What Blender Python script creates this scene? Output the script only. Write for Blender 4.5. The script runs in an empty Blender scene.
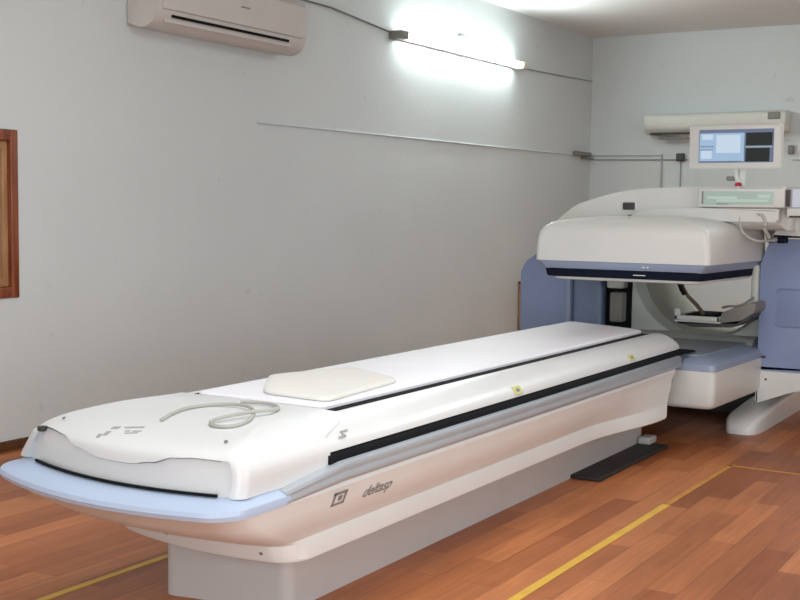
import bpy, bmesh, math, random
from mathutils import Vector, Matrix
random.seed(7)
S = bpy.context.scene
COL = S.collection

# ------------------------------------------------------------------ materials
def _mat(name):
    m = bpy.data.materials.new(name); m.use_nodes = True
    return m, m.node_tree, m.node_tree.nodes['Principled BSDF']

def plastic(name, col, rough=.4, var=.03, bump=.0, metal=0.0, scale=4.0, coat=0.0):
    m, t, p = _mat(name)
    tc = t.nodes.new('ShaderNodeTexCoord'); n = t.nodes.new('ShaderNodeTexNoise')
    n.inputs['Scale'].default_value = scale; n.inputs['Detail'].default_value = 4
    t.links.new(tc.outputs['Object'], n.inputs['Vector'])
    r = t.nodes.new('ShaderNodeValToRGB')
    r.color_ramp.elements[0].position = .3; r.color_ramp.elements[1].position = .7
    r.color_ramp.elements[0].color = [max(0, c*(1-var)) for c in col] + [1]
    r.color_ramp.elements[1].color = [min(1, c*(1+var)) for c in col] + [1]
    t.links.new(n.outputs['Fac'], r.inputs['Fac']); t.links.new(r.outputs['Color'], p.inputs['Base Color'])
    p.inputs['Roughness'].default_value = rough; p.inputs['Metallic'].default_value = metal
    p.inputs['Coat Weight'].default_value = coat
    if bump:
        n2 = t.nodes.new('ShaderNodeTexNoise'); n2.inputs['Scale'].default_value = 300
        t.links.new(tc.outputs['Object'], n2.inputs['Vector'])
        b = t.nodes.new('ShaderNodeBump'); b.inputs['Strength'].default_value = bump; b.inputs['Distance'].default_value = .002
        t.links.new(n2.outputs['Fac'], b.inputs['Height']); t.links.new(b.outputs['Normal'], p.inputs['Normal'])
    return m

def emis(name, col, strength, base=(.1,.1,.1)):
    m, t, p = _mat(name)
    p.inputs['Base Color'].default_value = (*base, 1)
    p.inputs['Emission Color'].default_value = (*col, 1); p.inputs['Emission Strength'].default_value = strength
    p.inputs['Roughness'].default_value = .3
    return m

def wall_mat(name, c1, c2, scale=.7):
    m, t, p = _mat(name)
    tc = t.nodes.new('ShaderNodeTexCoord')
    n = t.nodes.new('ShaderNodeTexNoise'); n.inputs['Scale'].default_value = scale; n.inputs['Detail'].default_value = 6
    t.links.new(tc.outputs['Object'], n.inputs['Vector'])
    r = t.nodes.new('ShaderNodeValToRGB')
    r.color_ramp.elements[0].position = .35; r.color_ramp.elements[1].position = .68
    r.color_ramp.elements[0].color = (*c1, 1); r.color_ramp.elements[1].color = (*c2, 1)
    t.links.new(n.outputs['Fac'], r.inputs['Fac'])
    # small scuffs
    v = t.nodes.new('ShaderNodeTexNoise'); v.inputs['Scale'].default_value = 9; v.inputs['Detail'].default_value = 8
    t.links.new(tc.outputs['Object'], v.inputs['Vector'])
    r2 = t.nodes.new('ShaderNodeValToRGB'); r2.color_ramp.elements[0].position = .24; r2.color_ramp.elements[1].position = .32
    r2.color_ramp.elements[0].color = (.86, .86, .86, 1); r2.color_ramp.elements[1].color = (1, 1, 1, 1)
    t.links.new(v.outputs['Fac'], r2.inputs['Fac'])
    mx = t.nodes.new('ShaderNodeMixRGB'); mx.blend_type = 'MULTIPLY'; mx.inputs['Fac'].default_value = 1
    t.links.new(r.outputs['Color'], mx.inputs['Color1']); t.links.new(r2.outputs['Color'], mx.inputs['Color2'])
    t.links.new(mx.outputs['Color'], p.inputs['Base Color'])
    p.inputs['Roughness'].default_value = .6
    n3 = t.nodes.new('ShaderNodeTexNoise'); n3.inputs['Scale'].default_value = 25; n3.inputs['Detail'].default_value = 6
    t.links.new(tc.outputs['Object'], n3.inputs['Vector'])
    b = t.nodes.new('ShaderNodeBump'); b.inputs['Strength'].default_value = .12; b.inputs['Distance'].default_value = .01
    t.links.new(n3.outputs['Fac'], b.inputs['Height']); t.links.new(b.outputs['Normal'], p.inputs['Normal'])
    return m

def floor_mat():
    m, t, p = _mat('laminate planks')
    tc = t.nodes.new('ShaderNodeTexCoord')
    mp = t.nodes.new('ShaderNodeMapping'); mp.inputs['Rotation'].default_value = (0, 0, math.pi/2)
    t.links.new(tc.outputs['Object'], mp.inputs['Vector'])
    br = t.nodes.new('ShaderNodeTexBrick')
    br.offset = .37; br.inputs['Scale'].default_value = 1.0
    br.inputs['Brick Width'].default_value = .62; br.inputs['Row Height'].default_value = .095
    br.inputs['Mortar Size'].default_value = .0012; br.inputs['Mortar Smooth'].default_value = .2
    br.inputs['Bias'].default_value = 0.0
    br.inputs['Color1'].default_value = (.31, .088, .026, 1); br.inputs['Color2'].default_value = (.58, .215, .078, 1)
    br.inputs['Mortar'].default_value = (.24, .075, .026, 1)
    t.links.new(mp.outputs['Vector'], br.inputs['Vector'])
    # grain along the plank
    mp2 = t.nodes.new('ShaderNodeMapping'); mp2.inputs['Scale'].default_value = (26, 1.6, 1)
    t.links.new(tc.outputs['Object'], mp2.inputs['Vector'])
    n = t.nodes.new('ShaderNodeTexNoise'); n.inputs['Scale'].default_value = 1.5; n.inputs['Detail'].default_value = 6; n.inputs['Distortion'].default_value = 1.0
    t.links.new(mp2.outputs['Vector'], n.inputs['Vector'])
    r = t.nodes.new('ShaderNodeValToRGB'); r.color_ramp.elements[0].position = .3; r.color_ramp.elements[1].position = .7
    r.color_ramp.elements[0].color = (.82, .80, .78, 1); r.color_ramp.elements[1].color = (1.10, 1.1, 1.08, 1)
    t.links.new(n.outputs['Fac'], r.inputs['Fac'])
    # big tone patches
    n4 = t.nodes.new('ShaderNodeTexNoise'); n4.inputs['Scale'].default_value = 1.3
    t.links.new(tc.outputs['Object'], n4.inputs['Vector'])
    r4 = t.nodes.new('ShaderNodeValToRGB'); r4.color_ramp.elements[0].position = .35; r4.color_ramp.elements[1].position = .65
    r4.color_ramp.elements[0].color = (.85, .85, .85, 1); r4.color_ramp.elements[1].color = (1.1, 1.1, 1.1, 1)
    t.links.new(n4.outputs['Fac'], r4.inputs['Fac'])
    m1 = t.nodes.new('ShaderNodeMixRGB'); m1.blend_type = 'MULTIPLY'; m1.inputs['Fac'].default_value = 1
    t.links.new(br.outputs['Color'], m1.inputs['Color1']); t.links.new(r.outputs['Color'], m1.inputs['Color2'])
    m2 = t.nodes.new('ShaderNodeMixRGB'); m2.blend_type = 'MULTIPLY'; m2.inputs['Fac'].default_value = 1
    t.links.new(m1.outputs['Color'], m2.inputs['Color1']); t.links.new(r4.outputs['Color'], m2.inputs['Color2'])
    t.links.new(m2.outputs['Color'], p.inputs['Base Color'])
    p.inputs['Roughness'].default_value = .42
    p.inputs['Specular IOR Level'].default_value = .35
    return m

def wood(name, a, b):
    m, t, p = _mat(name)
    tc = t.nodes.new('ShaderNodeTexCoord'); mp = t.nodes.new('ShaderNodeMapping'); mp.inputs['Scale'].default_value = (14, 14, 1.5)
    n = t.nodes.new('ShaderNodeTexNoise'); n.inputs['Scale'].default_value = 3; n.inputs['Detail'].default_value = 5
    t.links.new(tc.outputs['Object'], mp.inputs['Vector']); t.links.new(mp.outputs['Vector'], n.inputs['Vector'])
    r = t.nodes.new('ShaderNodeValToRGB'); r.color_ramp.elements[0].color = (*a, 1); r.color_ramp.elements[1].color = (*b, 1)
    r.color_ramp.elements[0].position = .35; r.color_ramp.elements[1].position = .65
    t.links.new(n.outputs['Fac'], r.inputs['Fac']); t.links.new(r.outputs['Color'], p.inputs['Base Color'])
    p.inputs['Roughness'].default_value = .4
    return m

WHITE = plastic('white enamel shell', (.73, .755, .76), .34, .02, coat=.15)
WARM = plastic('warm white lower shell', (.80, .84, .84), .38, .02)
IVORY = plastic('ivory detector shell', (.70, .72, .70), .38, .02)
DIMW = plastic('dull ivory plastic', (.46, .47, .44), .5, .04)
PED = plastic('grey painted pedestal', (.50, .48, .475), .45, .03)
BLUEL = plastic('pale blue bumper', (.47, .58, .76), .38, .03)
RAIL = plastic('silver blue rail', (.47, .52, .57), .30, .05, metal=.25)
BLUE = plastic('slate blue shell', (.24, .31, .50), .42, .04)
BLUED = plastic('slate blue inner panel', (.19, .26, .40), .45, .08)
BLUEM = plastic('detector blue trim', (.29, .355, .49), .35, .05)
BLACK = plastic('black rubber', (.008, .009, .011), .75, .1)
NAVY = plastic('black navy slot', (.006, .009, .022), .7, .1)
DARK = plastic('dark grey plastic', (.05, .05, .05), .5, .1)
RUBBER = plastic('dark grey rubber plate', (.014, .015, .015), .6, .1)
GREYP = plastic('mid grey plastic', (.22, .22, .20), .5, .08)
BORE = plastic('olive grey bore lining', (.38, .40, .34), .55, .06)
LIP = plastic('pale grey bore lip', (.62, .66, .62), .5, .04)
SHEET = plastic('white table surface', (.82, .83, .88), .5, .02)
PAD = plastic('cream cushion cloth', (.72, .72, .68), .8, .03, bump=.3)
CABLE = plastic('cream grey cable', (.42, .42, .38), .5, .05)
SEAM = plastic('grey seam', (.20, .20, .20), .6, .05)
LOGO = plastic('grey print', (.27, .27, .26), .5, .03)
PRINTL = plastic('light grey print', (.38, .38, .36), .5, .03)
PRINTB = plastic('cream print ground', (.70, .71, .66), .5, .02)
YEL = plastic('yellow green sticker', (.58, .60, .22), .5, .05)
TAPE = plastic('yellow floor tape', (.72, .45, .06), .5, .08, scale=12)
TAPEF = plastic('worn floor tape', (.60, .28, .05), .5, .12, scale=12)
RED = plastic('red button', (.5, .02, .03), .35, .03)
ACW = plastic('aged white air conditioner plastic', (.62, .59, .56), .45, .03)
ACW2 = plastic('aged grey white plastic', (.68, .70, .66), .5, .03)
PIPE = plastic('painted conduit', (.42, .43, .42), .5, .04)
PIPED2 = plastic('faint grey conduit', (.30, .31, .29), .5, .05)
PIPED = plastic('grey conduit', (.20, .205, .19), .5, .05)
TUBE = emis('lit tube glass', (.90, 1.0, .98), 34.0, (.9, .9, .9))
SCR = emis('screen pale blue', (.36, .56, .80), .75)
SCRT = emis('screen slate header', (.10, .15, .28), .7)
SCRW = emis('screen pale panels', (.55, .70, .85), .85)
SCRK = emis('screen dark view', (.008, .016, .016), .6, (.01, .01, .01))
SCRG = emis('display pale green', (.36, .50, .44), .55, (.2, .22, .2))
SCRG2 = emis('display bright green', (.50, .66, .58), .60, (.2, .22, .2))
WOODB = wood('brown varnished frame', (.15, .035, .012), (.30, .085, .035))
WOODL = wood('light brown wood', (.34, .17, .07), (.48, .27, .13))
WALL = wall_mat('painted plaster', (.635, .68, .685), (.68, .725, .73))
WALLB = wall_mat('painted plaster back', (.64, .695, .70), (.68, .735, .74))
CEIL = wall_mat('white ceiling paint', (.74, .76, .75), (.80, .81, .80))
FLOOR = floor_mat()
for _m in (BLACK, NAVY): _m.node_tree.nodes['Principled BSDF'].inputs['Specular IOR Level'].default_value = .12
GLASS, _t, _p = _mat('window glass')
_p.inputs['Base Color'].default_value = (.75, .8, .78, 1); _p.inputs['Transmission Weight'].default_value = .9
_p.inputs['Roughness'].default_value = .05; _p.inputs['IOR'].default_value = 1.45
FLOORSHADE = wood('dark floor shade', (.07, .03, .012), (.12, .05, .02))  # dark brown standing for floor in shadow
OUT = plastic('pale wall outside', (.5, .55, .45), .8, .2)

# ------------------------------------------------------------------ builders
def link(name, me, mat, parent=None, smooth=True, ang=35):
    o = bpy.data.objects.new(name, me); COL.objects.link(o)
    if mat is not None:
        me.materials.clear(); me.materials.append(mat)
    if parent: o.parent = parent
    if smooth:
        for p in me.polygons: p.use_smooth = True
        me.set_sharp_from_angle(angle=math.radians(ang))
    return o

def from_bm(name, bm, mat, parent=None, smooth=True, ang=35):
    bmesh.ops.recalc_face_normals(bm, faces=bm.faces)
    me = bpy.data.meshes.new(name); bm.to_mesh(me); bm.free()
    return link(name, me, mat, parent, smooth, ang)

def add_box(bm, lo, hi, bev=0.0, seg=3):
    c = [(a+b)/2 for a, b in zip(lo, hi)]; s = [abs(b-a) for a, b in zip(lo, hi)]
    r = bmesh.ops.create_cube(bm, size=1, matrix=Matrix.Translation(c) @ Matrix.Diagonal((*s, 1)))
    if bev:
        es = {e for v in r['verts'] for e in v.link_edges}
        bmesh.ops.bevel(bm, geom=list(es), offset=bev, segments=seg, profile=.5, affect='EDGES')

def box(name, lo, hi, mat, parent=None, bev=0.0, seg=3):
    bm = bmesh.new(); add_box(bm, lo, hi, bev, seg); return from_bm(name, bm, mat, parent)

def add_loft(bm, rings, closed=True, cap0=True, cap1=True):
    vs = [[bm.verts.new(p) for p in r] for r in rings]
    n = len(rings[0])
    for a, b in zip(vs[:-1], vs[1:]):
        for i in range(n if closed else n-1):
            j = (i+1) % n
            bm.faces.new((a[i], a[j], b[j], b[i]))
    if cap0: bm.faces.new(vs[0][::-1])
    if cap1: bm.faces.new(vs[-1])

def loft(name, rings, mat, parent=None, ang=35, **k):
    bm = bmesh.new(); add_loft(bm, rings, **k); return from_bm(name, bm, mat, parent, True, ang)

def add_tube(bm, pts, r, n=8, closed=False):
    pts = [Vector(p) for p in pts]; rings = []
    up = Vector((0, 0, 1))
    for i, p in enumerate(pts):
        a = pts[max(0, i-1)]; b = pts[min(len(pts)-1, i+1)]
        d = (b-a).normalized()
        s = d.cross(up)
        if s.length < .05: s = d.cross(Vector((0, 1, 0)))
        s.normalize(); u = s.cross(d).normalized()
        rings.append([p + (s*math.cos(t)+u*math.sin(t))*r for t in [2*math.pi*k/n for k in range(n)]])
    add_loft(bm, rings)

def smooth_pts(pts, k=6):
    P = [Vector(p) for p in pts]; out = []
    for i in range(len(P)-1):
        p0 = P[max(0, i-1)]; p1 = P[i]; p2 = P[i+1]; p3 = P[min(len(P)-1, i+2)]
        for j in range(k):
            t = j/k
            out.append(.5*((2*p1)+(-p0+p2)*t+(2*p0-5*p1+4*p2-p3)*t*t+(-p0+3*p1-3*p2+p3)*t**3))
    out.append(P[-1]); return out

def tube(name, pts, r, mat, parent=None, n=8, smooth=True):
    bm = bmesh.new(); add_tube(bm, smooth_pts(pts) if smooth else pts, r, n); return from_bm(name, bm, mat, parent)

def prism_xz(name, prof, y0, y1, mat, parent=None, bev=0.0, ang=35, seg=3):
    """profile in the X-Z plane swept along Y"""
    bm = bmesh.new()
    add_loft(bm, [[(x, y0, z) for x, z in prof], [(x, y1, z) for x, z in prof]])
    if bev:
        es = [e for e in bm.edges if abs(e.verts[0].co.y-e.verts[1].co.y) < 1e-6]
        bmesh.ops.bevel(bm, geom=es, offset=bev, segments=seg, profile=.5, affect='EDGES')
    return from_bm(name, bm, mat, parent, True, ang)

def prism_yz(name, prof, x0, x1, mat, parent=None, bev=0.0, ang=35):
    bm = bmesh.new()
    add_loft(bm, [[(x0, y, z) for y, z in prof], [(x1, y, z) for y, z in prof]])
    if bev:
        es = [e for e in bm.edges if abs(e.verts[0].co.x-e.verts[1].co.x) < 1e-6]
        bmesh.ops.bevel(bm, geom=es, offset=bev, segments=3, profile=.5, affect='EDGES')
    return from_bm(name, bm, mat, parent, True, ang)

def round_poly(pts, rads, k=6):
    """2-D polygon with rounded corners"""
    out = []; n = len(pts)
    if not hasattr(rads, '__len__'): rads = [rads]*n
    for i in range(n):
        p = Vector(pts[i]); a = Vector(pts[i-1]); b = Vector(pts[(i+1) % n]); r = rads[i]
        if r <= 0: out.append(tuple(p)); continue
        d1 = a-p; d2 = b-p; l = min(r, d1.length*.49, d2.length*.49)
        s = p+d1.normalized()*l; e = p+d2.normalized()*l
        for j in range(k+1):
            t = j/k; q = s*(1-t)**2+p*2*t*(1-t)+e*t*t; out.append(tuple(q))
    return out

def root(name, loc, label, cat, group=None):
    o = bpy.data.objects.new(name, None); COL.objects.link(o); o.location = loc
    o.empty_display_size = .1
    tag(o, label, cat, group); return o
def tag(o, label, cat, group=None):
    o['label'] = label; o['category'] = cat
    if group: o['group'] = group
    return o
def adopt(r):
    """children were modelled in world coordinates: shift them under their root"""
    for c in r.children: c.matrix_parent_inverse = Matrix.Translation(-Vector(r.location))
def struct(o): o['kind'] = 'structure'; return o
def sub(a, b, x): 
    t = max(0, min(1, (x-a)/(b-a))); return t*t*(3-2*t)
def lerp(a, b, t): return a+(b-a)*t

# ------------------------------------------------------------------ room
XW, YB, ZC = -4.233, 10.485, 2.69
XR, YN = 1.9, -1.6
struct(box('floor', (XW-.2, YN-.2, -.1), (XR+.2, YB+.2, 0), FLOOR))
struct(box('ceiling', (XW-.2, YN-.2, ZC), (XR+.2, YB+.2, ZC+.1), CEIL))
struct(box('wall_back', (XW-.2, YB, 0), (XR+.2, YB+.15, ZC), WALLB))
struct(box('wall_right', (XR, YN, 0), (XR+.15, YB, ZC), WALL))
struct(box('wall_front', (XW-.2, YN-.15, 0), (XR+.2, YN, ZC), WALL))
# left wall with the window opening
WY0, WY1, WZ0, WZ1 = 2.72, 3.738, .685, 1.432
bm = bmesh.new()
add_box(bm, (XW-.15, YN, 0), (XW, WY0, ZC)); add_box(bm, (XW-.15, WY1, 0), (XW, YB, ZC))
add_box(bm, (XW-.15, WY0, 0), (XW, WY1, WZ0)); add_box(bm, (XW-.15, WY0, WZ1), (XW, WY1, ZC))
struct(from_bm('wall_left', bm, WALL, smooth=False))
struct(box('floor_shade_left', (XW, YN, 0), (XW+.012, 8.8, .045), FLOORSHADE, bev=.003))  # dark strip painting the shaded floor edge along the left wall
# window 1
w = bpy.data.objects.new('window_1', None); COL.objects.link(w); w.location = (XW, (WY0+WY1)/2, WZ0); struct(w)
bm = bmesh.new()
for lo, hi in (((XW-.08, WY0, WZ0), (XW+.012, WY0+.055, WZ1)), ((XW-.08, WY1-.042, WZ0), (XW+.012, WY1, WZ1)),
               ((XW-.08, WY0+.056, WZ0), (XW+.012, WY1-.043, WZ0+.05)), ((XW-.08, WY0+.056, WZ1-.05), (XW+.012, WY1-.043, WZ1))):
    add_box(bm, lo, hi, .006)
from_bm('window_frame', bm, WOODB, w)
bm = bmesh.new()
for lo, hi in (((XW-.065, WY1-.074, WZ0+.05), (XW-.01, WY1-.042, WZ1-.05)), ((XW-.065, WY0+.055, WZ0+.05), (XW-.01, WY0+.09, WZ1-.05)),
               ((XW-.065, WY0+.091, WZ0+.05), (XW-.01, WY1-.075, WZ0+.09)), ((XW-.065, WY0+.091, WZ1-.09), (XW-.01, WY1-.075, WZ1-.05)),
               ((XW-.065, (WY0+WY1)/2-.02, WZ0+.091), (XW-.01, (WY0+WY1)/2+.02, WZ1-.091))):
    add_box(bm, lo, hi, .004)
from_bm('window_sash', bm, WOODL, w)
box('window_pane', (XW-.04, WY0+.08, WZ0+.08), (XW-.034, WY1-.06, WZ1-.08), GLASS, w)
adopt(w)
struct(box('trim_1', (XW-.75, WY0-1.5, -.1), (XW-.7, WY1+2.5, 2.3), OUT))      # neighbouring wall seen through the glass

# ------------------------------------------------------------------ examination table
XM, HW = -2.115, .415
def front_y(x, y0, hw, rc):
    y = y0 + .50*(x+2.05)**2
    t = max(0, (abs(x-XM)-(hw-rc))/rc); t = min(t, 1)
    return y + rc*(1-math.sqrt(max(0, 1-t*t)))
NF, NS = 72, 22
def outline(z, dr, df, yend, dl=None, rc=.07, bulge=None, zf=None):
    """closed plan outline: up the left side, across the curved foot end, along the right side"""
    dl = dr if dl is None else dl
    xl, xr = XM-HW+dl, XM+HW-dr; xm = (xl+xr)/2; hw = (xr-xl)/2
    y0 = 2.04+df
    def fy(x):
        t = min(1, max(0, (abs(x-xm)-(hw-rc))/rc))
        return y0+.5*(x+2.05)**2+rc*(1-math.sqrt(max(0, 1-t*t)))
    pts = []
    yl, yr = fy(xl), fy(xr)
    for i in range(NS):
        y = lerp(yend, yl, i/NS); b = bulge(y) if bulge else 0
        pts.append([xl-b, y])
    for i in range(NF+1):
        u = -math.cos(math.pi*i/NF); x = xm+hw*u
        pts.append([x, fy(x)])
    for i in range(1, NS+1):
        y = lerp(yr, yend, i/NS); b = bulge(y) if bulge else 0
        pts.append([xr+b, y])
    return [(x, y, z if zf is None else zf(x, y)) for x, y in pts]

bed = root('examination_table', (XM, 3.9, 0), 'long white patient table with pale blue foot bumper on grey pedestal', 'medical table')
YE = 5.40
# pedestal
def plan_round(x0, x1, y0, y1, r, z, skew=0.0):
    pl = round_poly([(x0, y0), (x1, y0+skew), (x1, y1), (x0, y1)], r, 5)
    return [(x, y, z) for x, y in pl]
loft('pedestal', [plan_round(-2.285, -1.895, 2.53, 5.44, .035, 0, .07), plan_round(-2.285, -1.895, 2.53, 5.44, .035, .22, .07)], PED, bed)
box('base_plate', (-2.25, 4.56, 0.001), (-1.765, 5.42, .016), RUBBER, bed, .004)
box('floor_anchor', (-1.89, 5.35, .016), (-1.83, 5.45, .05), DIMW, bed, .008)
# lower hull
bl = lambda a: (lambda y: a*sub(4.45, 5.15, y))
hull = loft('lower_hull', [outline(.172, .115, .42, 5.18, bulge=bl(.10)), outline(.180, .086, .400, 5.19, bulge=bl(.082)),
                    outline(.186, .084, .395, 5.20, bulge=bl(.080)), outline(.228, .088, .375, 5.22, bulge=bl(.078)),
                    outline(.238, .091, .350, 5.23, bulge=bl(.078)), outline(.250, .078, .30, 5.24, bulge=bl(.064)),
                    outline(.275, .056, .22, 5.26, bulge=bl(.04)), outline(.305, .034, .14, 5.28, bulge=bl(.02)),
                    outline(.34, .018, .075, 5.30), outline(.372, .009, .030, 5.32), outline(.378, .006, .014, 5.32), outline(.392, .012, .02, 5.32)], WARM, bed, ang=24)
# bumper ledge at the foot end, continued as rail along the sides
def cut_front(ring, ycut):
    n = len(ring); out = []
    for i, p in enumerate(ring): out.append((p[0], min(p[1], ycut), p[2]))
    return out
led = [outline(.376, .012, .022, YE, dl=-.025), outline(.381, .001, .005, YE, dl=-.037), outline(.392, 0, 0, YE, dl=-.040), outline(.402, .002, .005, YE, dl=-.038), outline(.415, .03, .085, YE, dl=.0), outline(.417, .06, .12, YE, dl=.04)]
loft('foot_bumper', [cut_front(r, 2.34) for r in led], BLUEL, bed, ang=30)
for sx in (1, -1):
    X = lambda d: XM+sx*(HW-d)
    prof = [(X(.05), .390), (X(.006), .390), (X(.0), .394), (X(-.002), .404), (X(.002), .414), (X(.003), .420), (X(0), .428), (X(.004), .438), (X(.018), .442), (X(.05), .442)]
    loft('side_rail', [[(x-sx*.001, 2.325, .380+(z-.390)*.65) for x, z in prof], [(x, 2.58, z) for x, z in prof], [(x, YE-.02, z) for x, z in prof], [(lerp(x, X(.05), .6), YE+.03, z) for x, z in prof]], RAIL, bed, ang=50)
# mid body under the covers (carries the dark groove)
loft('inner_body', [outline(.39, .05, .20, YE), outline(.47, .05, .20, YE)], BLACK, bed, ang=50)
for sx in (1, -1):
    X = lambda d: XM+sx*(HW-d)
    # dark slot, ends in a small hook over the lower detector
    prof = [(X(.06), .438), (X(.022), .438), (X(.020), .444), (X(.024), .458), (X(.034), .465), (X(.06), .465)]
    rings = [[(x, 2.54, z) for x, z in prof], [(x, 5.36, z) for x, z in prof], [(x, 5.46, z) for x, z in prof], [(x, 5.54, lerp(z, .438, .3)) for x, z in prof], [(x+sx*.012, 5.62, lerp(z, .436, .6)) for x, z in prof]]
    loft('dark_slot', rings, BLACK, bed, ang=40)
    prof = [(X(.04), .464), (X(.031), .468), (X(.034), .480), (X(.045), .496), (X(.068), .514), (X(.104), .530), (X(.135), .539), (X(.148), .537), (X(.155), .500), (X(.12), .464)]
    def sc(p, k): return [(lerp(x, X(.09), k), lerp(z, .47, k)) for x, z in p]
    loft('side_cover', [[(x, 2.54, z) for x, z in prof], [(x, 5.40, z) for x, z in prof], [(x, 5.46, z) for x, z in sc(prof, .10)], [(x, 5.50, z) for x, z in sc(prof, .35)], [(x, 5.515, z) for x, z in sc(prof, .7)]], WHITE, bed, ang=40)
    box('track_strip', (min(X(.150), X(.190)), 2.70, .50), (max(X(.150), X(.190)), 5.36, .537), BLACK, bed, .003)
# pallet
pl = lambda z, i: [(x, y, z) for x, y in round_poly([(XM-.225+i, 2.74+i), (XM+.228-i, 2.74+i), (XM+.228-i, 5.38-i), (XM+.05, 5.47-i), (XM-.225+i, 5.58-i)], [.02, .02, .04, .10, .04], 5)]
loft('pallet', [pl(.505, .01), pl(.515, .0), pl(.545, 0), pl(.552, .006), pl(.553, .02)], SHEET, bed, ang=40)
# foot-end hood
def panel_top(x):
    pts = [(-2.46, .512), (-2.40, .512), (-2.32, .508), (-2.24, .488), (-2.15, .474), (-2.05, .474), (-1.98, .484), (-1.92, .500), (-1.86, .504), (-1.78, .502)]
    if x <= pts[0][0]: return pts[0][1]
    for (a, za), (b, zb) in zip(pts[:-1], pts[1:]):
        if a <= x <= b:
            t = (x-a)/(b-a); t = t*t*(3-2*t); return lerp(za, zb, t)
    return pts[-1][1]
PT = [(.416, .030, -.030, .098), (.424, .030, -.026, .098), (.440, .029, -.012, .101), (.468, .028, .018, .104), (.480, .031, .030, .106), (.496, .041, .042, .110), (.506, .051, .050, .116),
      (.514, .063, .056, .128), (.522, .079, .064, .146), (.530, .098, .074, .180), (.536, .117, .084, .225), (.541, .137, .096, .28), (.546, .160, .112, .34), (.549, .182, .128, .42), (.551, .22, .15, .52)]
def ptab(z):
    if z <= PT[0][0]: return PT[0][1:]
    for a, b in zip(PT[:-1], PT[1:]):
        if a[0] <= z <= b[0]:
            t = (z-a[0])/(b[0]-a[0]); return tuple(lerp(a[q], b[q], t) for q in (1, 2, 3))
    return PT[-1][1:]
KA, KB = 11, NF-10            # front columns spanned by the removable panel
zl = [.416, .424, .440, .456, .472, .484, .490, .4901, .498, .506, .514, .522, .526, .530, .536, .541, .546, .549, .551]
rings = []
for z in zl:
    dr, dl, df = ptab(z)
    yend = 2.735 if z < .54 else lerp(2.735, 2.70, (z-.54)/.011)
    ring = outline(z, dr, df, yend, dl=dl, rc=.022)
    out = []
    for k, (x, y, zz) in enumerate(ring):
        kk = k-NS
        if KA <= kk <= KB and z < .522:
            pt = panel_top(x)
            if z <= .4901 and z > .424: zz = lerp(.424, pt, min(1, (z-.424)/(.490-.424)))
            elif z > .4901: zz = lerp(pt, .522, (z-.4901)/(.522-.4901))
            d2 = ptab(zz); y += (d2[2]-df)
            if z <= .490: y += .012
        if 0 <= kk < KA and z < .5: y -= .022*(1-kk/KA)
        if x > XM+.2: y = min(y, lerp(2.55, 2.735, sub(.50, .54, z)))
        if x < XM and y > 2.50: x = lerp(x, -2.36, sub(2.50, 2.735, y)*.85)
        out.append((x, y, zz))
    rings.append(out)
hood_cover = loft('foot_cover', rings, WHITE, bed, ang=28)
# seam lines of the removable end panel and the dark gap below it
def fy(x, z, off=0): # point on the hood's front
    df = ptab(z)[2]
    return 2.04+df+.5*(x+2.05)**2+off
def seam(name, x0, x1, zf, r, mat, off=.004, n=30):
    pts = [(x, fy(x, zf(x), off), zf(x)) for x in [lerp(x0, x1, i/n) for i in range(n+1)]]
    return tube(name, pts, r, mat, bed, n=6, smooth=False)
seam('panel_seam', -2.443, -2.335, lambda x: panel_top(x)-.001, .0022, DARK)
seam('panel_seam', -2.335, -2.02, lambda x: panel_top(x)-.001, .0011, PRINTL, .003)
seam('panel_seam', -2.02, -1.93, lambda x: panel_top(x)-.001, .0020, SEAM)
seam('panel_seam', -1.93, -1.795, lambda x: panel_top(x)-.001, .0015, SEAM)
seam('bumper_gap', -2.450, -1.792, lambda x: .4215, .0042, BLACK, -.0005, 50)
box('corner_block', (-2.452, 2.222, .498), (-2.432, 2.245, .512), DARK, bed, .004)
# small round screw caps
def disc(name, c, nrm, r, mat, parent, t=.003, n=16):
    bm = bmesh.new(); q = Vector(nrm).normalized().to_track_quat('Z', 'Y').to_matrix().to_4x4()
    bmesh.ops.create_cone(bm, cap_ends=True, segments=n, radius1=r, radius2=r*.9, depth=t, matrix=Matrix.Translation(c) @ q)
    return from_bm(name, bm, mat, parent)
disc('screw_cap', (-1.83, 2.25, .535), (.1, -.4, 1), .005, SEAM, bed)
disc('screw_cap', (-2.40, 2.27, .533), (-.1, -.3, 1), .005, SEAM, bed)
from mathutils.bvhtree import BVHTree
_bm = bmesh.new(); _bm.from_mesh(hull.data); HV = BVHTree.FromBMesh(_bm); _bm.free()
for x, z in ((-2.16, .285), (-2.03, .275), (-1.87, .205)):
    h = HV.ray_cast(Vector((x, 0, z)), Vector((0, 1, 0)))
    disc('screw_cap', h[0], h[1] if h[1].y < 0 else -h[1], .0055, SEAM, bed)

def decal_frame(origin, u, v):
    """matrix whose local XY plane is spanned by u (reading direction) and v (up)"""
    u = Vector(u).normalized(); v = Vector(v).normalized(); n = u.cross(v).normalized()
    v = n.cross(u)
    return Matrix(((u.x, v.x, n.x, origin[0]), (u.y, v.y, n.y, origin[1]), (u.z, v.z, n.z, origin[2]), (0, 0, 0, 1)))
def text_mesh(name, s, size, M, mat, parent, shear=0.0, sx=1.0, thick=.0004, off=0.0):
    cu = bpy.data.curves.new('t', 'FONT'); cu.body = s; cu.size = size; cu.shear = shear; cu.extrude = thick; cu.offset = off
    cu.align_x = 'CENTER'; cu.align_y = 'CENTER'
    o = bpy.data.objects.new('t', cu); COL.objects.link(o)
    dg = bpy.context.evaluated_depsgraph_get(); me = bpy.data.meshes.new_from_object(o.evaluated_get(dg))
    bpy.data.objects.remove(o, do_unlink=True)
    me.transform(M @ Matrix.Diagonal((sx, 1, 1, 1)))
    return link(name, me, mat, parent, smooth=False)
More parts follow.
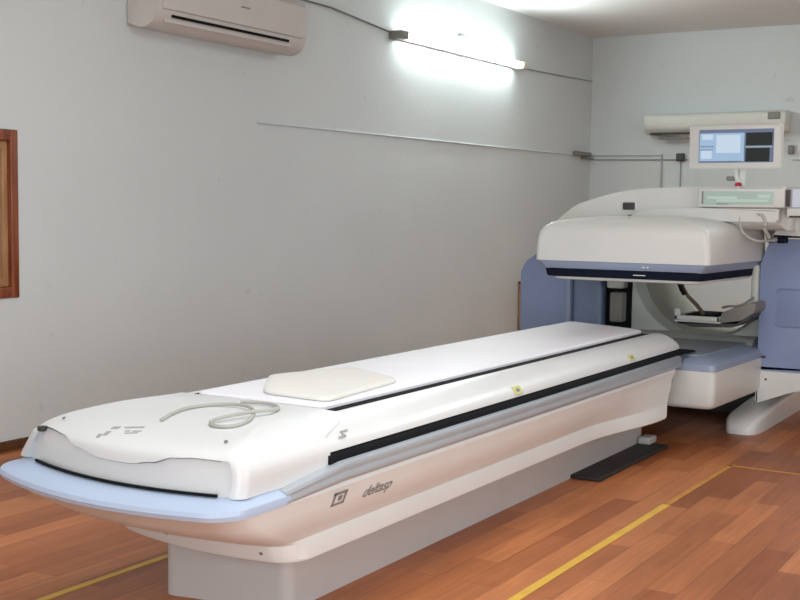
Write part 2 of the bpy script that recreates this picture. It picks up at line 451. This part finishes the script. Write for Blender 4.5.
def decal_boxes(name, rects, M, mat, parent, t=.0008):
    bm = bmesh.new()
    for x0, y0, x1, y1 in rects: add_box(bm, (x0, y0, -t), (x1, y1, t))
    bm.transform(M); return from_bm(name, bm, mat, parent, smooth=False)
# maker's mark and model lettering on the right flank of the hull
# emblem
hull_up = (-.012+.0, 0, .045)
def hx(z): # hull side at height z
    tab = [(.275, .056), (.305, .034), (.34, .018), (.372, .009), (.392, .006)]
    for (a, da), (b, db) in zip(tab[:-1], tab[1:]):
        if a <= z <= b: return XM+HW-lerp(da, db, (z-a)/(b-a))
    return XM+HW-.01
M = decal_frame((hx(.345)+.0010, 2.575, .345), (0, 1, 0), (.013, 0, .032))
decal_boxes('emblem', [(-.030, -.020, .030, -.013), (-.030, .013, .030, .020), (-.030, -.020, -.021, .020), (.021, -.020, .030, .020), (-.006, -.007, .012, .007)], M, LOGO, bed)
M = decal_frame((hx(.333)+.0010, 2.772, .333), (0, 1, 0), (.016, 0, .035))
text_mesh('model_lettering', 'deltasp', .050, M, LOGO, bed, shear=.25, sx=1.05, off=.0006)
# label print on the sloping front of the hood, each mark laid on the surface under it
from mathutils.bvhtree import BVHTree
_bm = bmesh.new(); _bm.from_mesh(hood_cover.data); BV = BVHTree.FromBMesh(_bm); _bm.free()
def on_hood(x, y):
    h = BV.ray_cast(Vector((x, y, 1)), Vector((0, 0, -1))); return h[0], h[1]
F2 = Matrix.Rotation(.36, 2); C2 = Vector((-2.135, 2.245))
for x0, y0, x1, y1 in [(-.058, .006, -.036, .026), (-.024, .010, .030, .022), (-.010, -.018, .004, -.010), (.012, -.020, .036, -.013), (-.004, -.034, .032, -.028), (-.062, -.036, -.048, -.010), (-.078, -.040, -.066, -.024)]:
    p = C2+F2 @ Vector(((x0+x1)/2, (y0+y1)/2)); h, nn = on_hood(p.x, p.y)
    u = Vector((math.cos(.36), math.sin(.36), 0)); u = (u-nn*u.dot(nn)).normalized(); v = nn.cross(u)
    decal_boxes('label_print', [(-(x1-x0)/2, -(y1-y0)/2, (x1-x0)/2, (y1-y0)/2)], decal_frame(h+nn*.0006, u, v), PRINTL, bed, .0006)
# green-yellow stickers and the cover's grab mark
def cover_pt(z): 
    tab = [(.468, .031), (.480, .034), (.496, .045), (.514, .068), (.530, .104)]
    for (a, da), (b, db) in zip(tab[:-1], tab[1:]):
        if a <= z <= b: return XM+HW-lerp(da, db, (z-a)/(b-a))
for y in (3.70, 4.82):
    M = decal_frame((cover_pt(.489)+.002, y, .489), (0, 1, 0), (-.022, 0, .03))
    decal_boxes('sticker', [(-.030, -.015, .030, .015)], M, YEL, bed)
    decal_boxes('sticker_print', [(-.012, -.006, .012, .006)], decal_frame((cover_pt(.489)+.0034, y, .489), (0, 1, 0), (-.022, 0, .03)), GREYP, bed)
M = decal_frame((cover_pt(.50)+.002, 2.64, .502), (0, 1, 0), (-.030, 0, .022))
decal_boxes('grip_mark', [(-.03, -.010, .0, -.005), (-.005, -.010, .003, .010), (.0, .006, .03, .011)], M, PRINTL, bed)
adopt(bed)

# cushion on the pallet
pp = [(-2.33, 3.08), (-2.22, 3.40), (-1.94, 3.25), (-1.895, 2.78), (-2.14, 2.80)]
def pr(z, i):
    c = Vector((sum(p[0] for p in pp)/5, sum(p[1] for p in pp)/5))
    q = [tuple(c+(Vector(p)-c)*(1-i)) for p in pp]
    return [(x, y, z) for x, y in round_poly(q, .05, 5)]
o = loft('folded_sheet', [pr(.5535, .03), pr(.555, 0), pr(.562, 0), pr(.565, .015), pr(.566, .10)], PAD, ang=60)
tag(o, 'thin cream folded sheet lying on the near end of the white table surface', 'sheet')
# looped cable
zt = .5535
cp = [(-2.11, 2.33, .548), (-2.135, 2.40, zt), (-2.15, 2.48, zt), (-2.125, 2.555, zt), (-2.05, 2.575, zt+.004), (-1.975, 2.54, zt+.004), (-1.925, 2.475, zt), (-1.895, 2.405, zt), (-1.905, 2.355, .550), (-1.945, 2.345, .552), (-1.975, 2.37, .556), (-1.96, 2.43, .560), (-1.93, 2.50, .562), (-1.92, 2.56, .558), (-1.95, 2.62, .556), (-2.02, 2.645, .556), (-2.08, 2.62, .556)]
cp = [(x, y, on_hood(x, y)[0].z+.0052+max(0, z-zt)*1.1) for x, y, z in cp]
cab = tube('looped_cable', cp, .0048, CABLE)
tag(cab, 'cream grey cable curled in a loop on top of the table foot cover', 'cable')

# ------------------------------------------------------------------ gamma camera
gam = root('scanner_gantry', (-2.05, 6.6, 0), 'white and slate blue scanner gantry with two detector heads around its bore', 'medical scanner')
GY = 6.20
# left lobe
lp = round_poly([(-2.905, .03), (-2.624, .03), (-2.624, 1.03), (-2.70, .98), (-2.80, .865), (-2.905, .80)], [.03, .01, .01, .06, .10, .12], 6)
prism_xz('left_cover', lp, GY, 7.0, BLUE, gam, .007)
box('left_inner_panel', (-2.602, GY+.02, .08), (-2.425, 6.95, 1.02), BLUED, gam, .025)
box('panel_edge', (-2.626, GY-.008, .08), (-2.600, GY+.04, 1.0), BLUEM, gam, .004)
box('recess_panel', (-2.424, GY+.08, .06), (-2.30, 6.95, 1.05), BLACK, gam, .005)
bm = bmesh.new(); add_box(bm, (-2.372, GY-.02, .685), (-2.295, GY+.08, .735), .01); add_box(bm, (-2.372, GY+.0, .50), (-2.300, GY+.08, .665), .012)
from_bm('roller_bracket', bm, GREYP, gam)
box('bracket_cap', (-2.375, GY-.04, .688), (-2.285, GY+.0, .740), LIP, gam, .01)
# bore: cover plate with round hole, lip, lining and rear disc
cx, cz, R = -1.915, .80, .37
def circ(r, y, n=64, c=(cx, cz)): return [(c[0]+r*math.cos(2*math.pi*i/n), y, c[1]+r*math.sin(2*math.pi*i/n)) for i in range(n)]
def sq(x0, x1, z0, z1, y, n=64):
    out = []
    for i in range(n):
        a = 2*math.pi*i/n; dx, dz = math.cos(a), math.sin(a)
        k = min((x1-cx)/dx if dx > 1e-9 else 1e9, (x0-cx)/dx if dx < -1e-9 else 1e9, (z1-cz)/dz if dz > 1e-9 else 1e9, (z0-cz)/dz if dz < -1e-9 else 1e9)
        out.append((cx+dx*k, y, cz+dz*k))
    return out
loft('bore_cover', [sq(-2.345, -1.45, .22, 1.22, 6.50), sq(-2.345, -1.45, .22, 1.22, 6.36), circ(R+.045, 6.36), circ(R+.015, 6.37), circ(R, 6.40), circ(R, 6.50)], LIP, gam, cap0=False, cap1=False)
loft('bore_lining', [circ(R+.005, 6.46), circ(R+.005, 7.10), circ(R+.06, 7.10), circ(R+.06, 6.46)], BORE, gam, cap0=False, cap1=False)
# lower apron of the bore, under the rotating ring
ap = round_poly([(GY-.05, .22), (6.5, .22), (6.5, .455), (GY+.10, .455), (GY-.15, .36)], [.03, 0, 0, .04, .08], 5)
prism_yz('ring_apron', ap, -2.30, -1.60, LIP, gam, .01)
# right lobe
rp = round_poly([(-1.562, .30), (-.95, .30), (-.95, 1.00), (-1.512, .985), (-1.562, .85)], [.004, .05, .08, .035, .05], 6)
rc_ = prism_xz('right_cover', rp, GY, 7.0, BLUE, gam, .02)
door = round_poly([(-1.470, .535), (-1.20, .535), (-1.20, .715), (-1.470, .715)], .02, 5)
dd = prism_xz('access_door', door, GY-.006, GY+.03, BLUE, rc_, .003)
bm = bmesh.new(); add_tube(bm, [(x, GY-.001, z) for x, z in round_poly([(-1.476, .529), (-1.194, .529), (-1.194, .721), (-1.476, .721)], .02, 5)], .0035, 6)
from_bm('door_gap', bm, BLUED, rc_)
box('latch', (-1.545, GY-.012, .365), (-1.520, GY, .375), DARK, rc_, .002)
rs = round_poly([(-1.568, .125), (-1.37, .205), (-.95, .26), (-.95, .30), (-1.568, .30)], [.01, .05, .0, 0, 0], 4)
prism_xz('right_skirt', rs, GY-.005, 7.0, IVORY, gam, .012)
disc('skirt_screw', (-1.515, GY-.008, .255), (0, -1, 0), .006, DARK, gam)
rt = round_poly([(-1.50, .975), (-.95, .975), (-.95, 1.16), (-1.36, 1.16), (-1.44, 1.09)], [.01, .02, .08, .06, .05], 5)
prism_xz('right_top_cover', rt, GY-.06, 6.9, IVORY, gam, .02)
# skid foot
def skid(xc, w):
    rings = []
    for y, hw, z in ((5.955, w*.50, .028), (5.965, w*.66, .045), (5.99, w*.82, .062), (6.03, w*.94, .076), (6.10, w, .088), (6.19, w, .095), (6.5, w, .115), (7.45, w, .13)):
        prof = round_poly([(xc-hw, 0), (xc+hw, 0), (xc+hw, z), (xc-hw, z)], [0, 0, .025, .025], 4)
        rings.append([(x, y, zz) for x, zz in prof])
    return loft('skid_foot', rings, WHITE, gam, ang=45)
skid(-1.582, .088); skid(-2.62, .083)
box('base_frame', (-2.55, 6.55, .0), (-1.55, 7.0, .12), DARK, gam, .01)

# detector heads
def head(name, x0, x1, y0, y1, z0, z1, rf, mat, parent, rows=None, flare=.035):
    """rounded shell: stacked plan outlines, corners rf rounded; rows = (z, inset)"""
    rings = []
    for z, i, fr in rows:
        q = round_poly([(x0+i, y0+fr), (x1-i, y0+fr), (x1+flare-i*.8, y1), (x0+i*.8, y1)], [rf, rf, .05, .05], 8)
        rings.append([(x, y, z) for x, y in q])
    return loft(name, rings, mat, parent, ang=40)
X0, X1, Y0, Y1 = -2.458, -1.590, 5.40, 6.30
ub = [(.862, .0, .0), (.90, .0, .0), (.96, .004, .004), (1.000, .012, .010), (1.025, .028, .022), (1.045, .058, .040), (1.058, .100, .07), (1.070, .17, .14), (1.080, .24, .28)]
up = head('upper_detector', X0, X1, Y0, Y1, 0, 0, .03, IVORY, gam, ub)
head('blue_band', X0+.006, X1-.006, Y0+.006, Y1-.02, 0, 0, .035, BLUEM, up, [(.822, .030, .020), (.832, .022, .012), (.858, .0, .0), (.864, .0, .0)])
head('lower_lip', X0+.006, X1-.006, Y0+.006, Y1-.02, 0, 0, .04, NAVY, up, [(.784, .046, .030), (.788, .038, .022), (.820, .030, .018), (.826, .030, .018)])
head('collimator_edge', X0+.07, X1-.06, Y0+.05, Y1-.05, 0, 0, .06, IVORY, up, [(.768, .02, .01), (.773, .0, .0), (.786, .0, .0)])
for x, z, w_ in ((-1.905, .842, .008), (-1.885, .842, .004)):
    box('indicator', (x-w_, Y0+.006, z-.004), (x+w_, Y0+.013, z+.004), IVORY, up, .001)
box('slot_highlight', (-1.96, Y0+.022, .801), (-1.90, Y0+.033, .805), IVORY, up)
# lower detector
L0, L1, LY0, LY1 = -2.50, -1.570, 5.47, 6.40
lo_ = head('lower_detector', L0, L1, LY0, LY1, 0, 0, .035, IVORY, gam, [(.182, .08, .08), (.185, .03, .03), (.192, .014, .014), (.21, .004, .004), (.28, 0, 0), (.365, 0, 0)])
head('blue_band', L0, L1, LY0, LY1, 0, 0, .035, BLUEM, lo_, [(.363, .002, .002), (.366, -.002, -.002), (.395, .0, .0), (.405, .012, .012), (.420, .075, .09), (.424, .09, .11)])
head('collimator_face', L0+.09, L1-.09, LY0+.10, LY1-.05, 0, 0, .04, plastic('grey blue collimator', (.20, .25, .31), .4, .15, scale=20), lo_, [(.420, .0, .0), (.430, .004, .004), (.432, .01, .01)])
box('seam_strip', (L1-.004, LY0+.10, .205), (L1+.0005, LY0+.108, .36), DIMW, lo_, .0)
# supporting arms behind the heads
box('detector_arm', (-2.30, 6.25, .96), (-1.70, 6.55, 1.06), GREYP, gam, .03)
box('bore_edge_trim', (-1.600, GY-.03, .60), (-1.566, GY+.1, .84), LIP, gam, .01)
box('detector_arm', (-2.25, 6.30, .16), (-1.70, 6.55, .34), DARK, gam, .03)
# hood above
hp = round_poly([(-2.62, 1.02), (-2.585, 1.045), (-2.47, 1.135), (-2.38, 1.165), (-2.23, 1.205), (-2.10, 1.222), (-1.80, 1.232), (-1.38, 1.232), (-1.38, 1.02)], [.01, .03, .04, .04, .06, .1, .1, .03, .0], 5)
prism_xz('hood', hp, 5.93, 6.75, IVORY, gam, .03)
sh = round_poly([(-2.10, 1.10), (-2.00, 1.118), (-1.80, 1.124), (-1.40, 1.124), (-1.40, 1.06), (-2.2, 1.06)], [.03, .03, .03, .01, .01, .01], 4)
prism_xz('hood_shelf', sh, 5.86, 5.95, IVORY, gam, .012)
box('hood_socket', (-2.205, 5.915, 1.112), (-2.140, 5.96, 1.150), DARK, gam, .006)
box('socket_frame', (-2.215, 5.922, 1.106), (-2.128, 5.965, 1.158), IVORY, gam, .004)
# accessory tray inside the bore and hanging strap
bm = bmesh.new()
x0, x1, y0, y1 = -1.935, -1.70, 5.98, 6.30
add_box(bm, (x0, y0, .545), (x1, y1, .560), .004)
for lo, hi in (((x0, y0, .55), (x1, y0+.018, .578)), ((x0, y1-.018, .55), (x1, y1, .578)), ((x0, y0, .55), (x0+.018, y1, .578)), ((x1-.018, y0, .55), (x1, y1, .578))): add_box(bm, lo, hi, .004)
tr = from_bm('accessory_tray', bm, LIP, gam)
box('tray_well', (x0+.05, y0+.015, .558), (x1-.045, y1-.03, .584), BLACK, tr, .004)
box('tray_post', (x0-.002, y0, .575), (x0+.028, y0+.05, .612), LIP, tr, .006)
prism_xz('tray_mount', round_poly([(-1.70, .548), (-1.60, .565), (-1.53, .615), (-1.53, .66), (-1.60, .645), (-1.70, .60)], .012, 4), 6.0, 6.42, GREYP, tr, .006)
prism_xz('tray_underside', round_poly([(-1.93, .538), (-1.62, .548), (-1.55, .60), (-1.56, .575), (-1.64, .528), (-1.85, .520)], .01, 4), 6.0, 6.42, DARK, tr, .004)
tube('tray_cable', [(-1.70, 6.02, .625), (-1.66, 6.0, .635), (-1.62, 6.0, .638), (-1.58, 6.0, .655), (-1.555, 6.05, .68)], .006, GREYP, tr)
bm = bmesh.new(); add_tube(bm, [(-1.885, 5.90, .775), (-1.868, 5.90, .725), (-1.845, 5.91, .682), (-1.81, 5.94, .64), (-1.79, 6.0, .59)], .010, 6)
stp = from_bm('strap', bm, plastic('olive strap', (.09, .085, .05), .6, .3, scale=60), gam)
bm = bmesh.new(); add_tube(bm, [(-1.895, 5.895, .772), (-1.872, 5.895, .715), (-1.858, 5.90, .69)], .013, 6)
from_bm('strap_sleeve', bm, BLACK, stp)
# cables in front of the right lobe
tube('hanging_cable', [(-1.585, 5.87, 1.12), (-1.583, 5.86, 1.05), (-1.555, 5.85, 1.0), (-1.51, 5.86, .972), (-1.475, 5.90, .968), (-1.45, 6.05, .972)], .006, DIMW, gam)
tube('hanging_cable', [(-1.56, 5.88, 1.105), (-1.51, 5.87, 1.10), (-1.475, 5.86, 1.09), (-1.462, 5.86, 1.06), (-1.460, 5.86, 1.02), (-1.45, 5.9, .985)], .009, DIMW, gam)
box('cable_clamp', (-1.452, 6.05, .955), (-1.415, 6.15, .985), NAVY, gam, .008)
box('cable_clip', (-1.44, 6.0, 1.03), (-1.405, 6.13, 1.05), DARK, gam, .005)
adopt(gam)

# ------------------------------------------------------------------ displays
cd = root('control_display', (-1.58, 5.88, 1.15), 'slim white control display with pale green screen on the gantry hood', 'display')
fr = box('housing', (-1.795, 5.862, 1.128), (-1.375, 5.925, 1.222), IVORY, cd, .008)
box('screen', (-1.770, 5.856, 1.145), (-1.425, 5.866, 1.207), SCRG, cd, .002)
for a, b, c, d in ((-1.745, -1.60, 1.170, 1.182), (-1.70, -1.45, 1.156, 1.168), (-1.50, -1.445, 1.175, 1.192)):
    box('screen_field', (a, 5.853, c), (b, 5.857, d), SCRG2, cd)
box('screen_edge', (-1.772, 5.854, 1.145), (-1.766, 5.858, 1.207), SEAM, cd)
box('screen_edge', (-1.70, 5.854, 1.1445), (-1.64, 5.858, 1.1475), SEAM, cd)
adopt(cd)
rb = root('stop_button', (-1.608, 5.90, 1.222), 'small red stop button on top of the slim green-screened display', 'button')
bm = bmesh.new(); bmesh.ops.create_cone(bm, cap_ends=True, segments=20, radius1=.012, radius2=.012, depth=.012, matrix=Matrix.Translation((-1.608, 5.90, 1.228)))
from_bm('collar', bm, IVORY, rb)
bm = bmesh.new(); bmesh.ops.create_uvsphere(bm, u_segments=16, v_segments=10, radius=.018, matrix=Matrix.Translation((-1.608, 5.90, 1.240)) @ Matrix.Diagonal((1, 1, .65, 1)))
from_bm('cap', bm, RED, rb)
adopt(rb)
mo = root('monitor', (-1.655, 6.05, 1.232), 'white framed flat monitor showing blue and black windows above the gantry', 'monitor')
my = 6.0
box('frame', (-1.892, my, 1.318), (-1.430, my+.045, 1.540), IVORY, mo, .012)
box('rear_shell', (-1.84, my+.04, 1.35), (-1.48, my+.09, 1.51), DIMW, mo, .02)
box('screen', (-1.838, my-.003, 1.352), (-1.468, my+.006, 1.516), SCRT, mo)
box('screen_window', (-1.834, my-.005, 1.357), (-1.612, my-.001, 1.498), SCR, mo)
for a, b, c, d in ((-1.822, -1.768, 1.466, 1.492), (-1.75, -1.63, 1.40, 1.488), (-1.826, -1.772, 1.372, 1.412)):
    box('screen_field', (a, my-.007, c), (b, my-.004, d), SCRW, mo)
for a, b, c, d in ((-1.830, -1.762, 1.430, 1.434), (-1.830, -1.766, 1.4135, 1.4175), (-1.828, -1.75, 1.498, 1.506), (-1.832, -1.62, 1.354, 1.360)):
    box('screen_line', (a, my-.008, c), (b, my-.005, d), SCRT, mo)
box('screen_view', (-1.603, my-.006, 1.435), (-1.474, my-.002, 1.498), SCRK, mo)
box('screen_view', (-1.603, my-.006, 1.356), (-1.486, my-.002, 1.422), SCRK, mo)
box('screen_bar', (-1.604, my-.007, 1.425), (-1.474, my-.003, 1.431), SCRG, mo)
tube('post', [(-1.640, my+.07, 1.23), (-1.640, my+.07, 1.40)], .022, IVORY, mo, 12, False)
tube('neck', [(-1.655, my+.02, 1.315), (-1.65, my+.01, 1.285), (-1.635, my+.03, 1.24)], .012, IVORY, mo)
box('joint', (-1.700, my+.01, 1.262), (-1.660, my+.06, 1.285), GREYP, mo, .006)
adopt(mo)
te = root('operator_terminal', (-1.25, 5.95, 1.12), 'small grey and white terminal at the right edge above the blue cover', 'terminal')
box('case', (-1.378, 5.88, 1.125), (-1.16, 5.98, 1.228), DIMW, te, .008)
box('dark_edge', (-1.372, 5.873, 1.135), (-1.352, 5.89, 1.215), DARK, te, .002)
box('screen', (-1.342, 5.872, 1.132), (-1.18, 5.884, 1.218), emis('terminal screen', (.45, .52, .62), .5, (.4, .4, .45)), te, .002)
box('ledge', (-1.365, 5.86, 1.080), (-1.16, 5.98, 1.128), IVORY, te, .01)
box('slot', (-1.35, 5.853, 1.083), (-1.24, 5.87, 1.092), DARK, te, .002)
adopt(te)

# ------------------------------------------------------------------ wall units
def arrow_y(name, prof, y0, y1, mat, parent, bev): return prism_xz(name, prof, y0, y1, mat, parent, bev)
ac = root('wall_air_conditioner', (XW, 5.0, 1.97), 'white split air conditioner high on the left wall', 'air conditioner')
pf = round_poly([(XW, 1.985), (-4.12, 1.968), (-4.055, 1.995), (-4.028, 2.045), (-4.022, 2.235), (-4.06, 2.275), (XW, 2.285)], [0, .03, .03, .03, .03, .03, 0], 5)
arrow_y('body', pf, 4.43, 5.665, ACW, ac, .015)
prism_xz('front_panel', round_poly([(-4.035, 2.055), (-4.016, 2.058), (-4.013, 2.23), (-4.035, 2.25)], .008, 4), 4.46, 5.63, ACW, ac, .006)
bm = bmesh.new(); add_tube(bm, [(-4.032, 4.54, 2.030), (-4.032, 5.50, 2.030)], .0075, 8)
from_bm('louver_gap', bm, BLACK, ac)
box('louver', (-4.050, 4.50, 1.998), (-4.040, 5.54, 2.016), ACW, ac, .003)
box('badge', (-4.014, 5.06, 2.148), (-4.011, 5.13, 2.155), GREYP, ac)
adopt(ac)
ab = root('wall_air_conditioner', (-3.1, YB, 1.79), 'smaller greyish air conditioner on the back wall behind the monitor', 'air conditioner')
prof = round_poly([(YB, 1.79), (YB-.13, 1.785), (YB-.20, 1.84), (YB-.205, 1.945), (YB-.17, 1.965), (YB, 1.965)], [0, .03, .03, .03, .03, 0], 4)
prism_yz('body', prof, -3.655, -2.43, ACW2, ab, .012)
box('outlet', (-3.60, YB-.18, 1.788), (-2.50, YB-.12, 1.80), DARK, ab, .003)
box('louver', (-3.54, YB-.15, 1.745), (-2.52, YB-.10, 1.762), GREYP, ab, .004)
bm = bmesh.new(); add_tube(bm, [(-3.62, YB-.14, 1.79), (-3.25, YB-.13, 1.745)], .008, 6); from_bm('louver_arm', bm, GREYP, ab)
box('bracket', (-2.575, YB-.215, 1.89), (-2.47, YB-.12, 1.95), GREYP, ab, .01)
adopt(ab)
o = box('wall_switch', (-2.44, YB-.04, 1.605), (-2.39, YB, 1.68), GREYP, bev=.01)
tag(o, 'small dark grey switch box on the back wall right of the monitor', 'switch')

tl = root('tube_light', (XW, 7.9, 2.27), 'lit white fluorescent tube light on the left wall near the ceiling', 'light')
zt_ = 2.262
box('batten', (XW, 6.98, zt_-.025), (XW+.035, 8.85, zt_+.025), ACW, tl, .006)
tube('tube', [(XW+.085, 7.02, zt_), (XW+.085, 8.80, zt_)], .018, TUBE, tl, 16, False)
for y, m in ((6.935, GREYP), (8.82, ACW)): box('end_holder', (XW, y-.04, zt_-.032), (XW+.11, y+.05, zt_+.022), m, tl, .008)
box('mid_clip', (XW, 7.84, zt_-.028), (XW+.09, 7.88, zt_-.012), DIMW, tl, .003)
adopt(tl)
L = bpy.data.lights.new('tube glow', 'AREA'); L.shape = 'RECTANGLE'; L.size = 1.75; L.size_y = .05; L.energy = 22; L.color = (.92, 1, .98)
lo2 = bpy.data.objects.new('tube glow', L); COL.objects.link(lo2); lo2.location = (XW+.13, 7.9, zt_)
lo2.rotation_euler = Matrix(((0, 0, -1), (1, 0, 0), (0, -1, 0))).to_euler()
o = box('wall_hook', (XW, 7.86, 2.37), (XW+.03, 7.93, 2.39), GREYP, bev=.005); tag(o, 'tiny grey hook on the left wall just above the tube light', 'hook')

def conduit(pts, r, mat, label, cat='conduit', name='conduit'):
    return tag(tube(name, pts, r, mat, None, 6, False), label, cat)
conduit([(XW+.008, 8.86, 2.255), (XW+.010, 9.25, 2.262), (XW+.012, 9.7, 2.272), (XW+.008, YB-.01, 2.295)], .0055, PIPED2, 'thin sagging cable from tube light to the far corner', 'cable', 'wall_cable')
conduit([(XW+.010, 5.70, 2.335), (XW+.014, 6.2, 2.33), (XW+.010, 6.90, 2.275)], .006, PIPED, 'thin cable between left air conditioner and the tube light', 'cable', 'wall_cable')
conduit([(XW+.006, 5.48, 1.583), (XW+.006, 10.07, 1.606)], .006, WALL, 'long painted conduit running along the left wall at mid height')
conduit([(XW, YB-.012, 1.615), (-3.545, YB-.012, 1.607)], .005, PIPE, 'upper of two thin conduits across the back wall by corner')
conduit([(XW, YB-.012, 1.578), (-3.30, YB-.012, 1.568)], .0055, PIPED2, 'lower of two thin conduits across the back wall by corner')
conduit([(-3.545, YB-.012, 1.62), (-3.545, YB-.012, .0)], .008, PIPE, 'left of two upright conduits below the back air conditioner')
conduit([(-3.37, YB-.012, 1.60), (-3.37, YB-.012, .0)], .0055, PIPED2, 'right of two upright conduits below the back air conditioner')
conduit([(-2.40, YB-.006, 1.556), (-1.6, YB-.006, 1.540)], .007, PIPE, 'thin conduit on the back wall right of the monitor')
o = box('socket_box', (-3.405, YB-.05, 1.555), (-3.335, YB, 1.625), DARK, bev=.01); tag(o, 'small dark socket box on back wall left of the monitor', 'socket')
bm = bmesh.new(); add_box(bm, (XW, 10.06, 1.60), (XW+.05, 10.40, 1.64), .01); add_box(bm, (XW, 10.25, 1.575), (XW+.04, 10.47, 1.598), .006)
o = from_bm('junction_box', bm, GREYP); tag(o, 'dark flat junction box on the left wall at the far corner', 'junction box')

# wooden cabinet beside the left wall
wc = root('wooden_cabinet', (-4.08, 9.2, 0), 'low brown wooden cabinet against left wall beside the blue cover', 'cabinet')
box('carcass', (XW+.005, 8.98, 0), (-3.85, 9.55, .50), WOODL, wc, .006)
box('top_board', (XW+.005, 8.97, .50), (-3.84, 9.56, .52), WOODB, wc, .004)
box('door', (XW+.03, 8.965, .03), (-3.875, 8.985, .47), WOODL, wc, .004)
adopt(wc)

# ------------------------------------------------------------------ floor tape
def strip(name, a, b, w, mat, label):
    a = Vector(a); b = Vector(b); d = (b-a).normalized(); s = Vector((-d.y, d.x))*w/2
    bm = bmesh.new(); n = 20; rings = []
    for i in range(n+1):
        p = a.lerp(b, i/n); ww = 1+random.uniform(-.06, .06)
        l = p+s*ww; r = p-s*ww
        rings.append([(l.x, l.y, .0005), (l.x, l.y, .0018), (r.x, r.y, .0018), (r.x, r.y, .0005)])
    add_loft(bm, rings)
    return tag(from_bm(name, bm, mat, smooth=False), label, 'floor tape')
strip('floor_tape', (-1.43, .9), (-1.415, 4.35), .030, TAPE, 'yellow tape line on the floor along the right side of table')
strip('floor_tape', (-1.414, 4.36), (-1.408, 5.22), .024, TAPEF, 'worn orange continuation of the yellow tape toward the gantry')
strip('floor_tape', (-1.42, 5.19), (.6, 5.10), .020, TAPEF, 'faded tape line crossing the floor to the right edge')
strip('floor_tape', (-2.545, 1.2), (-2.50, 5.2), .026, TAPE, 'yellow tape line on the floor running under the table foot end')

# ------------------------------------------------------------------ lights
def area(name, loc, target, sx, sy, e, col=(1, 1, 1)):
    L = bpy.data.lights.new(name, 'AREA'); L.shape = 'RECTANGLE'; L.size = sx; L.size_y = sy; L.energy = e; L.color = col
    o = bpy.data.objects.new(name, L); COL.objects.link(o); o.location = loc
    o.rotation_euler = (Vector(target)-Vector(loc)).to_track_quat('-Z', 'Y').to_euler(); return o
area('camera side fill', (-.2, -1.4, 1.15), (-2.4, 4.2, .6), 2.8, 2.0, 126, (.93, .975, 1))  # unseen fill lamp added behind the camera for the flat ambient light
area('ceiling fill near', (-1.6, 2.6, ZC-.05), (-1.8, 2.6, 0), 1.6, 1.6, 46, (.95, .99, 1))  # added overhead fill for the table, no fixture modelled
area('ceiling fill far', (-.6, 7.6, ZC-.05), (-.8, 7.6, 0), 1.2, 2.2, 55, (.93, 1, 1))  # added overhead fill for the far half of the room
area('low right fill', (1.8, 2.6, .75), (-3, 3.0, .2), 2.6, 1.2, 42, (.94, .98, 1))  # low fill lamp added at the right to brighten the table's hull
W = bpy.data.worlds.new('World'); S.world = W; W.use_nodes = True
W.node_tree.nodes['Background'].inputs['Color'].default_value = (.75, .85, .9, 1)
W.node_tree.nodes['Background'].inputs['Strength'].default_value = .8

# ------------------------------------------------------------------ camera
bx_ = (0.857937463010003, -0.0489244545257241, -0.511419306746744)
by_ = (0.5136147846029514, 0.058495017135336135, 0.856024641004919)
bz_ = (0.011965057510251943, 0.9970881258543285, -0.07531338977286361)
right = Vector((bx_[0], by_[0], bz_[0])); upv = Vector((bx_[1], by_[1], bz_[1])); fwd = Vector((bx_[2], by_[2], bz_[2]))
cam = bpy.data.cameras.new('camera'); co = bpy.data.objects.new('camera', cam); COL.objects.link(co)
cam.sensor_width = 36; cam.lens = 1200/800*36; cam.clip_start = .05
b = -fwd
co.matrix_world = Matrix(((right.x, upv.x, b.x, 0), (right.y, upv.y, b.y, 0), (right.z, upv.z, b.z, 1.1), (0, 0, 0, 1)))
S.camera = co
S.view_settings.view_transform = 'Standard'; S.view_settings.look = 'None'; S.view_settings.exposure = 0
